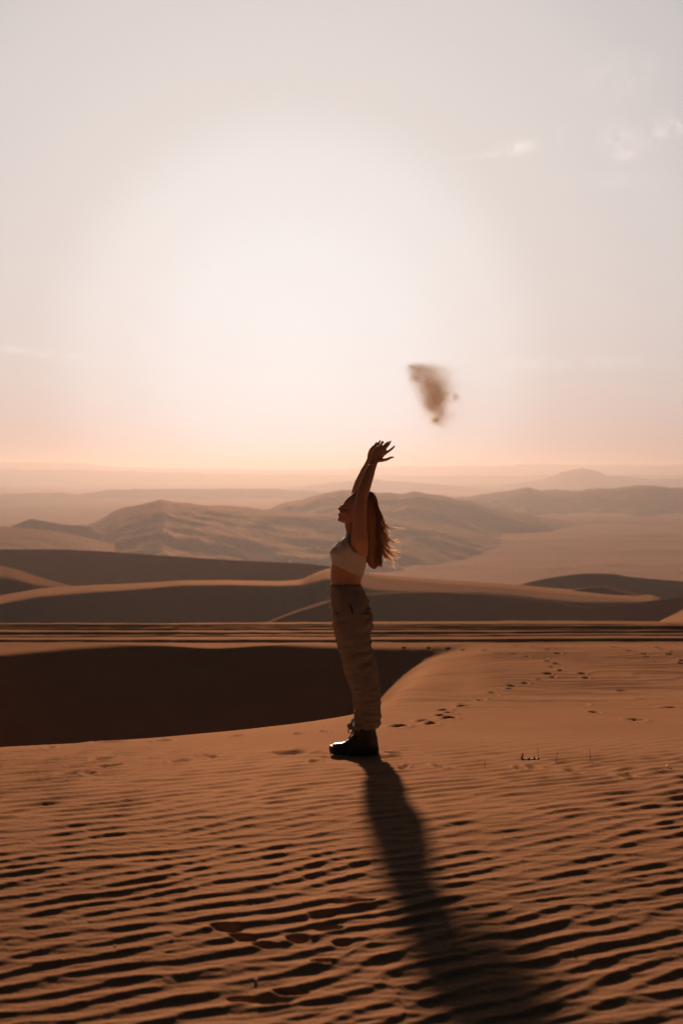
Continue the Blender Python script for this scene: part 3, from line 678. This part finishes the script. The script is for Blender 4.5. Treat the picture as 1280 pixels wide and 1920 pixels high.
# ---- trousers
def build_trousers():
    b = MB()
    b.slices([(1096, 621, 675.5, .137), (1102, 619.8, 677, .146), (1109, 619.5, 681, .156), (1118, 619.8, 686, .168), (1130, 621.5, 690.5, .180), (1145, 624, 694.5, .188), (1160, 625, 696.5, .192), (1178, 626.5, 697, .190), (1195, 630, 696, .170)], e=2.3)
    b.slices([(1150, 627, 696.5, .085), (1170, 628, 698, .095), (1190, 631, 695.5, .10), (1215, 638.5, 698.5, .105), (1240, 646, 703, .108), (1258, 650, 706.5, .108), (1275, 654.5, 709.5, .110), (1292, 660, 712, .112),
              (1315, 663.5, 714, .116), (1335, 666, 715, .118), (1348, 665.5, 715, .116), (1357, 661.5, 713, .11), (1362, 660.5, 710, .105)], Yo=-.098, e=2.4)
    b.slices([(1150, 627, 694, .085), (1170, 626.5, 694, .095), (1190, 629, 692, .10), (1215, 636, 694, .105), (1240, 643.5, 698, .106), (1254, 645.5, 700, .106), (1262, 646.5, 701, .106), (1272, 651, 702, .106), (1288, 660, 706, .108),
              (1315, 664, 709, .112), (1335, 665, 709, .114), (1350, 659.5, 708, .11), (1361, 656, 704, .10)], Yo=.098, e=2.4)
    o = b.build('trousers', LINEN, person, remesh=.0042, smooth_it=5)
    co = coords(o).astype(float)
    nm = np.array([v.normal[:] for v in o.data.vertices])
    x, y, z = co.T
    d = fbm(x * 22 + 5 * z, z * 2.4 + y * 7, 70, 3, .4) * .024                      # long vertical folds
    d += fbm(x * 6 + z * 14, z * 22 - x * 10, 72, 3) * .011 * np.clip((.55 - np.abs(z - .45)) / .3, 0, 1)   # drag folds round the knee
    d += np.sin(z * 150 + 5 * fbm(x * 12, y * 12, 75, 2) + x * 25) * .0045 * np.clip((.34 - z) / .15, 0, 1)        # bunching over the boots
    d += np.sin(z * 95 - x * 55 + 4 * fbm(x * 9, z * 9, 76, 2)) * .0045 * np.clip((x - .125) / .05, 0, 1) * np.clip((z - .5) / .2, 0, 1)      # seat creases
    d += .006 * np.maximum(0, 1 - np.abs((x - (.00 + (1.0 - z) * .075)) / .012)) * np.clip((z - .5) / .1, 0, 1) * (y < 9)    # front crease
    d *= np.clip((1.085 - z) / .04, .15, 1)
    d += .0035
    set_coords(o, co + nm * d[:, None])
    # waistband, pocket slit (its shade as a dark strip), back pocket flap, drawstring
    w = MB(); rings = []
    for (py, gx, hw) in ((1094.5, .0, .138), (1095, 1.0, .143), (1103, 2.2, .152), (1103.6, 1.0, .148)):
        A = P(621 - gx, py, 9); B = P(675.5 + gx + (2 if py > 1100 else 0), py, 9); c = (A + B) / 2; rx = (B.x - A.x) / 2
        rings.append([(c.x + rx * math.copysign(abs(math.cos(t)) ** .87, math.cos(t)), c.y + hw * math.copysign(abs(math.sin(t)) ** .87, math.sin(t)), c.z + .0015 * math.sin(40 * t)) for t in [2 * math.pi * k / 64 for k in range(64)]])
    w.ring_loft(rings, cap=False); w.build('waistband', LINEN, o)
    s = MB(); s.tube(cr_path([(pt(655.5, 1133, -.196), .0028), (pt(658.5, 1141, -.203), .0055), (pt(661, 1151, -.206), .0035)], 5), n=8, up=Vector((0, 1, 0)), flat=None); s.build('pocket', DARK, o)
    f = MB(); f.tube(cr_path([(pt(676, 1109, -.125), .006), (pt(681, 1112, -.12), .009), (pt(684, 1118, -.11), .006)], 4), n=10); f.build('belt_loop', LINEN, o)
    f = MB(); f.tube(cr_path([(pt(682, 1119, -.13), .008), (pt(688, 1122.5, -.12), .0085), (pt(692.5, 1127.5, -.10), .005)], 4), n=10); f.build('pocket_flap', LINEN, o)
    f = MB(); f.tube(cr_path([(pt(690, 1168, -.13), .008), (pt(697, 1171, -.11), .009), (pt(697.5, 1178, -.10), .006)], 4), n=10); f.build('pocket_flap', LINEN, o)
    for path in ([(620, 1102), (614, 1106.5), (610, 1112), (609.5, 1120), (613, 1126), (617, 1131), (620.5, 1137), (618.5, 1140), (616, 1138), (617, 1134)],
                 [(620, 1103), (616.5, 1109), (614.5, 1116), (615.5, 1124), (615, 1131), (617, 1139)], [(619.5, 1101.5), (617.5, 1098), (619, 1101)],
                 [(621, 1140), (622.3, 1155), (622.5, 1168), (621, 1180), (620.5, 1182)]):
        c = MB(); c.tube(cr_path([(pt(x, y, -.02 + .01 * i), .0022) for i, (x, y) in enumerate(path)], 4), n=6); c.build('drawstring', CORD, o)
    return o
trousers = build_trousers()

# ---- boots
def build_boot(yo, dx):
    b = MB()
    X_ = lambda x: x + dx
    b.slices([(1352, X_(668), X_(702), .050), (1362, X_(666.5), X_(703.5), .051), (1368, X_(666), X_(704), .050), (1376, X_(664.5), X_(705), .047), (1384, X_(660), X_(707), .046), (1392, X_(656), X_(708.5), .046), (1400, X_(650), X_(709.5), .046), (1406, X_(650), X_(709.5), .045)], Yo=yo, e=2.3)
    # vamp and toe: upright sections along the foot
    rings = []
    for (px, pt_, hw) in ((622.5, 1398.5, .026), (624, 1395.6, .036), (628, 1393.6, .043), (634, 1392.6, .0475), (641, 1392.3, .049), (647, 1391.0, .049), (652, 1387.0, .047), (658, 1381.5, .045), (664, 1377, .044), (672, 1374, .045)):
        top = P(X_(px), pt_, 9 + yo); bot = P(X_(px), 1407, 9 + yo); c = (top + bot) / 2; rz = (top.z - bot.z) / 2
        r = []
        for k in range(28):
            t = 2 * math.pi * k / 28; ct, st = math.cos(t), math.sin(t)
            yy = math.copysign(abs(st) ** .8, st); zz = math.copysign(abs(ct) ** .8, ct)
            if zz > 0: yy *= 1 - .28 * zz
            r.append((c.x, c.y + hw * yy, c.z + rz * zz))
        rings.append(r)
    b.ring_loft(rings)
    o = b.build('boot', BOOT, person, remesh=.003, smooth_it=4)
    co = coords(o).astype(float); nm = np.array([v.normal[:] for v in o.data.vertices])
    x, y, z = co.T
    d = fbm(x * 40, z * 50 + y * 10, 80 + int(yo > 0), 3) * .004 * np.clip((z - .05) / .05, 0.2, 1)
    set_coords(o, co + nm * d[:, None])
    # sole: welted slab with lugs and a raised heel
    s = MB()
    def outline(grow, z0x=None):
        pts = []
        fx = [(0, .0), (2, .55), (6, .82), (14, .97), (26, 1.0), (40, .90), (52, .80), (66, .80), (78, .84), (86, .78), (90, .55), (91.5, 0)]
        for (a, w_) in fx: pts.append((618.5 + a, w_ * (.052 + grow)))
        up_ = [(p[0], p[1]) for p in pts]; lo = [(p[0], -p[1]) for p in pts[-2:0:-1]]
        return up_ + lo
    rings = []
    for (py, gr, sx) in ((1399.5, -.003, .985), (1400.5, .001, 1.0), (1404, .001, 1.0), (1404.6, -.0015, .992), (1405.4, .0015, 1.005), (1412.5, .001, 1.0), (1414.8, -.002, .985)):
        r = []
        for (a, w_) in outline(gr):
            ax = 664 + (a - 664) * sx
            lift = max(0, 632 - a) * .35 * (1 if py > 1405 else .45)     # toe spring
            p = P(X_(ax), py - lift + (1.2 if a > 685 and py > 1410 else 0), 9 + yo); r.append((p.x, 9 + yo + w_, p.z))
        rings.append(r)
    s.ring_loft(rings); so = s.build('sole', RUBBER, o)
    for p in so.data.polygons: p.use_smooth = False
    # laces: crossings, bow loops
    lc = MB()
    for i in range(6):
        t = i / 5; x = 654 + 11 * t; y = 1385.5 - 16 * t
        for sg in (-1, 1):
            lc.tube([(P(X_(x), y - .3, 9 + yo - sg * .020), .0022), (P(X_(x + .6), y - 2.4, 9 + yo), .0024), (P(X_(x + 1.6), y - 3.0, 9 + yo + sg * .020), .0022)], n=6)
    q = yo
    loop = [(664.5, 1370), (661.5, 1366), (657.5, 1365), (654, 1368), (653.5, 1372), (656, 1374.5), (659.5, 1373.5), (662, 1370), (664.5, 1369)]
    lc.tube(cr_path([(P(X_(x), y, 9 + q - .015), .0018) for x, y in loop], 4), n=6)
    loop2 = [(664.5, 1369), (661, 1366.5), (663, 1371), (665.5, 1375), (664.5, 1378.5), (662.5, 1377), (663.5, 1373)]
    lc.tube(cr_path([(P(X_(x), y, 9 + q - .03), .0018) for x, y in loop2], 4), n=6)
    lc.build('laces', LACE, o)
build_boot(-.105, 0); build_boot(.105, -1.5)

# ---- hair: a body of locks plus loose wind-blown strands
def build_hair():
    b = MB()
    b.slices([(919.8, 674, 690, .018), (922.5, 666, 696, .046), (927, 661.5, 700.5, .066), (933, 659.5, 705, .079), (940, 659.5, 707, .087), (948, 661, 706.5, .089), (956, 664, 708, .088), (965, 667, 711.5, .086),
              (975, 670, 712.5, .082), (988, 674, 711, .080), (1003, 679, 711.5, .080), (1020, 683, 711.5, .078), (1036, 684.5, 711, .072), (1050, 687, 709.5, .062), (1060, 692, 707.5, .042), (1065.5, 698, 704.5, .02)], e=2.1)
    o = b.build('hair', HAIR, person, remesh=.0045, smooth_it=3)
    co = coords(o).astype(float); nm = np.array([v.normal[:] for v in o.data.vertices]); x, y, z = co.T
    ang = np.arctan2(y - 9, x - .155)
    d = (fbm(ang * 7 + z * 2, z * 2.2, 81, 3) * .012 + fbm(ang * 22 + z * 3, z * 3, 83, 3) * .006)
    set_coords(o, co + nm * d[:, None])
    g = np.random.default_rng(5)
    dark, light = MB(), MB()
    def strand(mb, pts, r0, r1):
        n = len(pts); V = [Vector(p) for p in pts]; b0 = len(mb.v); tw = g.uniform(-.9, .9)
        for i, v in enumerate(V):
            d = (V[min(i + 1, n - 1)] - V[max(i - 1, 0)]).normalized()
            sd = (d.cross(Vector((0, 1, 0))).normalized() * math.cos(tw) + Vector((0, math.sin(tw), 0))) * (r0 + (r1 - r0) * i / (n - 1))
            mb.v += [tuple(v - sd), tuple(v + sd)]
            if i: a = b0 + 2 * i; mb.f.append((a - 2, a - 1, a + 1, a))
    def bez(p, t):
        a = [np.array(q, float) for q in p]
        while len(a) > 1: a = [a[i] * (1 - t) + a[i + 1] * t for i in range(len(a) - 1)]
        return a[0]
    # long locks lying over the mass
    for i in range(46):
        y0 = g.uniform(-.085, .085); sx = g.uniform(-5, 1)
        p = [(g.uniform(676, 700), 924 + g.uniform(0, 8)), (g.uniform(704, 712), 935), (708 + sx, 965), (713 + sx, 985 + g.uniform(-8, 8)), (714 + sx, 1015), (g.uniform(700, 716), g.uniform(1030, 1066))]
        for k in range(16):
            jx, jy, jd = g.normal(0, 1.0), g.normal(0, 1.5), g.normal(0, .006)
            pts = []
            for t in np.linspace(.02, 1, 13):
                q = bez(p, t); sp = .5 + .9 * abs(t - .5)
                pts.append(pt(q[0] + jx * sp, q[1] + jy * sp, y0 * math.sin(min(1, .35 + t) * 1.5) + jd * sp))
            strand(dark, pts, .0019, .0009)
    # locks swept out by the wind: (start, via, tip), strand count, spread
    locks = [((708, 958), (718, 968), (720, 978), (716, 990), 34, 1.6, 0), ((706, 950), (716, 962), (719, 972), (712, 985), 34, 1.8, 0), ((709, 962), (715, 976), (722, 985), (733, 993), 20, .9, 0),
             ((711, 966), (716, 982), (726, 993), (761, 991), 14, .7, 1), ((709, 970), (712, 990), (718, 1004), (729, 1003), 10, .8, 0),
             ((708, 970), (711, 1000), (717, 1012), (728, 1022), 22, 1.1, 0), ((708, 975), (712, 1005), (724, 1018), (756, 1018), 22, 1.3, 1), ((706, 975), (712, 1015), (720, 1032), (742, 1042), 30, 1.3, 0),
             ((706, 985), (710, 1020), (722, 1038), (752, 1044), 26, 2.2, 1), ((704, 990), (708, 1018), (717, 1032), (738, 1044), 28, 1.5, 0), ((706, 985), (714, 1020), (728, 1030), (756, 1033), 18, 2.0, 1),
             ((705, 990), (712, 1030), (722, 1042), (743, 1060), 22, 2.2, 1), ((704, 995), (708, 1030), (718, 1040), (724, 1046), 22, 1.4, 0), ((706, 980), (712, 1014), (724, 1022), (749, 1008), 11, 1.2, 1),
             ((704, 1000), (710, 1030), (716, 1045), (713, 1062), 14, 1.8, 1), ((706, 1000), (709, 1030), (716, 1042), (733, 1052), 16, 2.0, 1), ((702, 1010), (708, 1035), (712, 1050), (704, 1066), 26, 1.8, 0),
             ((706, 980), (713, 1012), (718, 1010), (724, 1006), 10, 1.6, 1), ((703, 1000), (706, 1030), (726, 1046), (744, 1050), 12, 2.4, 1), ((704, 940), (712, 934), (712, 944), (706, 950), 7, .5, 1)]
    for k in range(22):
        f_ = k / 21; y_ = 950 + 62 * f_ + g.uniform(-5, 5); ex = 719 + 14 * math.sin(2.6 * f_ + .4) + g.uniform(-5, 6); ey = min(1066, y_ + 34 + g.uniform(-6, 10))
        locks.append(((706, y_ - 8), (713 + g.uniform(-2, 3), y_ + 6), (712 + g.uniform(-3, 5), y_ + 20), (ex, ey), 18, 1.2, 0 if k % 3 else 1))
    for (a, c, d_, e_, n, sp, lt) in locks:
        y0 = g.uniform(-.06, .04)
        for k in range(n):
            j = g.normal(0, sp, 4); v = g.normal(0, sp, 4); dd = g.normal(0, .008); L_ = g.uniform(.8, 1.0)
            cp = [(a[0] - 3, a[1] - 6), (a[0], a[1]), (c[0] + .4 * j[0], c[1] + .6 * v[0]), (d_[0] + .7 * j[1], d_[1] + .9 * v[1]), (e_[0] + 1.3 * j[2], e_[1] + 1.5 * v[2])]
            curl = g.normal(0, 1.1); pts = []
            for t in np.linspace(0, L_, 16):
                q = bez(cp, t); pts.append(pt(q[0] + curl * math.sin(t * 7) * t, q[1] + curl * math.cos(t * 6) * t, y0 + dd * (1 + 2 * t)))
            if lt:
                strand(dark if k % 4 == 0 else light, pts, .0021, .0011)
            else: strand(dark, pts, .0018, .0007)
    dark.build('hair_locks', HAIR, o); light.build('hair_ends', HAIRT, o)
build_hair()

# ------------------------------------------------------------------ thrown sand hanging in the air
def build_puff():
    g = np.random.default_rng(9)
    blobs = [(832, 715, 10, 10, 8), (838, 732, 9, 8, 7), (790, 690, 10, 4, 6), (815, 694, 14, 5, 8), (802, 745, 6, 8, 8), (782, 691, 7, 5, 9), (779, 706, 5, 5, 8), (789, 700, 9, 8, 12), (799, 704, 8, 8, 10), (808, 704, 8, 9, 11), (806, 716, 10, 9, 16), (796, 718, 7, 8, 10), (800, 732, 8, 9, 15), (811, 730, 9, 10, 19),
             (820, 727, 7, 8, 11), (810, 746, 9, 9, 18), (820, 744, 7, 9, 14), (806, 760, 6, 6, 11), (815, 762, 8, 8, 15), (823, 768, 6, 8, 13), (824, 780, 5, 7, 9), (819, 789, 4, 4, 5),
             (832, 738, 5, 4, 4), (853, 744, 3, 3, 2.2), (829, 747, 5, 3, 3), (842, 781, 6, 4, 2.6), (828, 796, 6, 5, 2.4), (838, 752, 8, 4, 2.5), (773, 687, 3, 1.5, .8), (829, 705, 12, 12, 4), (840, 722, 12, 12, 4),
             (835, 768, 14, 14, 5), (858, 765, 22, 20, 5), (836, 805, 14, 12, 2.5), (880, 770, 26, 18, 3), (806, 780, 8, 12, 2.0), (795, 750, 6, 16, 2.0)]
    tot = sum(q[4] for q in blobs); n = 185000; C = []
    for (px, py, sx, sy, w) in blobs:
        sx *= 1.35; sy *= 1.15
        m = int(n * w / tot); core = sx < 12
        # each blob is itself made of small clumps, so edges stay ragged
        cl = g.normal(0, .75, (40, 2)); ix = g.integers(0, 40, m)
        a = (cl[ix] + g.normal(0, .55, (m, 2))) * 1.12
        x = px + a[:, 0] * sx; y = py + a[:, 1] * sy; d = .10 + g.normal(0, .03 if core else .06, m)
        Y = 9 + d; C.append(np.stack([(x - 640) / F * Y, Y, CZ - (y - HY) / F * Y], -1))
    C = np.concatenate(C); n = len(C)
    base = np.array([(1, 1, 1), (1, -1, -1), (-1, 1, -1), (-1, -1, 1)], float) / math.sqrt(3)
    q = g.normal(size=(n, 4)); q /= np.linalg.norm(q, axis=1)[:, None]; w, x, y, z = q.T
    Rm = np.stack([1 - 2 * (y * y + z * z), 2 * (x * y - z * w), 2 * (x * z + y * w), 2 * (x * y + z * w), 1 - 2 * (x * x + z * z), 2 * (y * z - x * w), 2 * (x * z - y * w), 2 * (y * z + x * w), 1 - 2 * (x * x + y * y)], -1).reshape(-1, 3, 3)
    sz = np.clip(g.lognormal(math.log(.00062), .3, n), .0002, .0012)
    V = C[:, None, :] + np.einsum('nij,kj->nki', Rm, base) * sz[:, None, None]
    fc = np.array([(0, 1, 2), (0, 3, 1), (0, 2, 3), (1, 3, 2)])[None] + (np.arange(n) * 4)[:, None, None]
    m = plain('flying_sand', (.93, .76, .40), rough=.8, trans=.75)
    o = raw_mesh('sand_cloud', V.reshape(-1, 3), fc.reshape(-1, 3), m, smooth=False)
    tag(o, 'small puff of thrown sand hanging in the air above her hands', 'sand', kind='stuff')
build_puff()

# ------------------------------------------------------------------ small things on the sand
def on_ground(px, py):
    x, y = ground_find(px, py); return Vector((x, y, ground_z(x, y)))
STRAW = plain('dry_stem', (.20, .11, .06), rough=.9)
TWIG = plain('dead_wood', (.03, .022, .018), rough=.45, spec=.6, noise=.3, nscale=200)
STONE = plain('pale_stone_glint', (.85, .72, .60), rough=.4, noise=.15, nscale=150, bump=.4, trans=.6)  # pale stone; sun glints put in by bright colour and translucency
def grass_stem(px, py, top, lean, label):
    c = on_ground(px, py); h = (py - top) / F * c.y; b = MB(); k = F / c.y
    b.tube(cr_path([(c - Vector((0, 0, .01)), .0016), (c + Vector((lean * .2 / k, 0, h * .4)), .0013), (c + Vector((lean * .7 / k, .005, h * .8)), .0010), (c + Vector((lean / k, .01, h)), .0006)], 4), n=6)
    b.tube([(c + Vector((lean * .7 / k, .005, h * .75)), .0009), (c + Vector((lean / k + .008, .004, h * .88)), .0005)], n=5)
    tag(b.build('grass_stem', STRAW), label, 'dry stem', group='dry stems standing in the sand')
grass_stem(1008, 1424, 1404, -1, 'dry stem rising from the right end of the dark twig')
grass_stem(1042, 1431, 1412, 2, 'dry stem just right of the dark twig, leaning right')
grass_stem(1107, 1428, 1404, -2, 'tall dry stem farthest right, well away from the dark twig')
grass_stem(908, 1441, 1428, 1, 'short faint dry stem left of the dark twig')
def twig():
    b = MB(); c0 = on_ground(980, 1424); k = c0.y / F
    L = lambda x, y: Vector(((x - 640) * k, c0.y, c0.z + (1424 - y) * k))
    b.tube(cr_path([(L(977, 1426), .006), (L(978, 1420), .0058), (L(979.5, 1415), .004), (L(980, 1411.5), .0016)], 4), n=9)
    b.tube(cr_path([(L(977, 1424), .0045), (L(984, 1424.5), .004), (L(990, 1423), .0065), (L(994, 1424.5), .004), (L(1000, 1423), .006), (L(1004, 1424.5), .004), (L(1008, 1423), .006), (L(1010, 1424.5), .004)], 4), n=9)
    b.tube(cr_path([(L(1000, 1422), .004), (L(1001, 1418.5), .003), (L(1003, 1419), .001)], 3), n=7)
    tag(b.build('dead_twig', TWIG, remesh=.0022, smooth_it=1), 'small dark dead twig with an upturned end lying on the rippled sand', 'twig')
    p = MB(); p.ball(L(987.3, 1421) + Vector((0, -.012, 0)), .006, .005, .006)  # pale bead added as a painted glint on the twig
    tag(p.build('pebble', STONE), 'tiny pale bead standing in for the glint on the dark twig', 'pebble', group='pale pebbles on the sand')
twig()
def pebble(px, py, r, label):
    c = on_ground(px, py); b = MB(); b.ball(c + Vector((0, 0, r * .45)), r * 1.2, r, r * .8)
    o = b.build('pebble', STONE); co = coords(o).astype(float); cc = co.mean(0); d = co - cc
    co = cc + d * (1 + .35 * fbm(d[:, 0] / r + px, d[:, 2] / r + d[:, 1] / r, 99, 2))[:, None]; set_coords(o, co)
    tag(o, label, 'pebble', group='pale pebbles on the sand')
pebble(1252, 1439, .012, 'pale pebble near the right edge, beyond the dry stems')
pebble(216, 1775, .0045, 'tiny pebble standing in for a glinting grain on a ripple crest in the left foreground')  # the tiny ones are added for glints of sand grains
pebble(1072, 1782, .004, 'tiny pebble standing in for a glinting grain on the ripples right of the long shadow')
pebble(480, 1838, .004, 'tiny pebble standing in for a glinting grain between the two nearest boot prints')

# ------------------------------------------------------------------ dusty air
def build_haze():
    hx0, hx1, hy0, hy1, hz0, hz1 = -17000, 17000, -60, 14500, -130, 66
    v = [(x, y, z) for z in (hz0, hz1) for y in (hy0, hy1) for x in (hx0, hx1)]
    f = [(0, 2, 3, 1), (4, 5, 7, 6), (0, 1, 5, 4), (2, 6, 7, 3), (0, 4, 6, 2), (1, 3, 7, 5)]
    me = bpy.data.meshes.new('haze'); me.from_pydata(v, [], f); me.update()
    o = bpy.data.objects.new('haze', me); col.objects.link(o); o['kind'] = 'stuff'
    m = bpy.data.materials.new('haze'); m.use_nodes = True; N = m.node_tree.nodes; L = m.node_tree.links
    N.remove(N['Principled BSDF'])
    pv = N.new('ShaderNodeVolumePrincipled'); pv.inputs['Color'].default_value = (.34, .305, .32, 1); pv.inputs['Density'].default_value = HAZE_D
    pv.inputs['Anisotropy'].default_value = HAZE_G
    L.new(pv.outputs[0], N['Material Output'].inputs['Volume']); me.materials.append(m)
HAZE_D, HAZE_G = .00024, .62
build_haze()
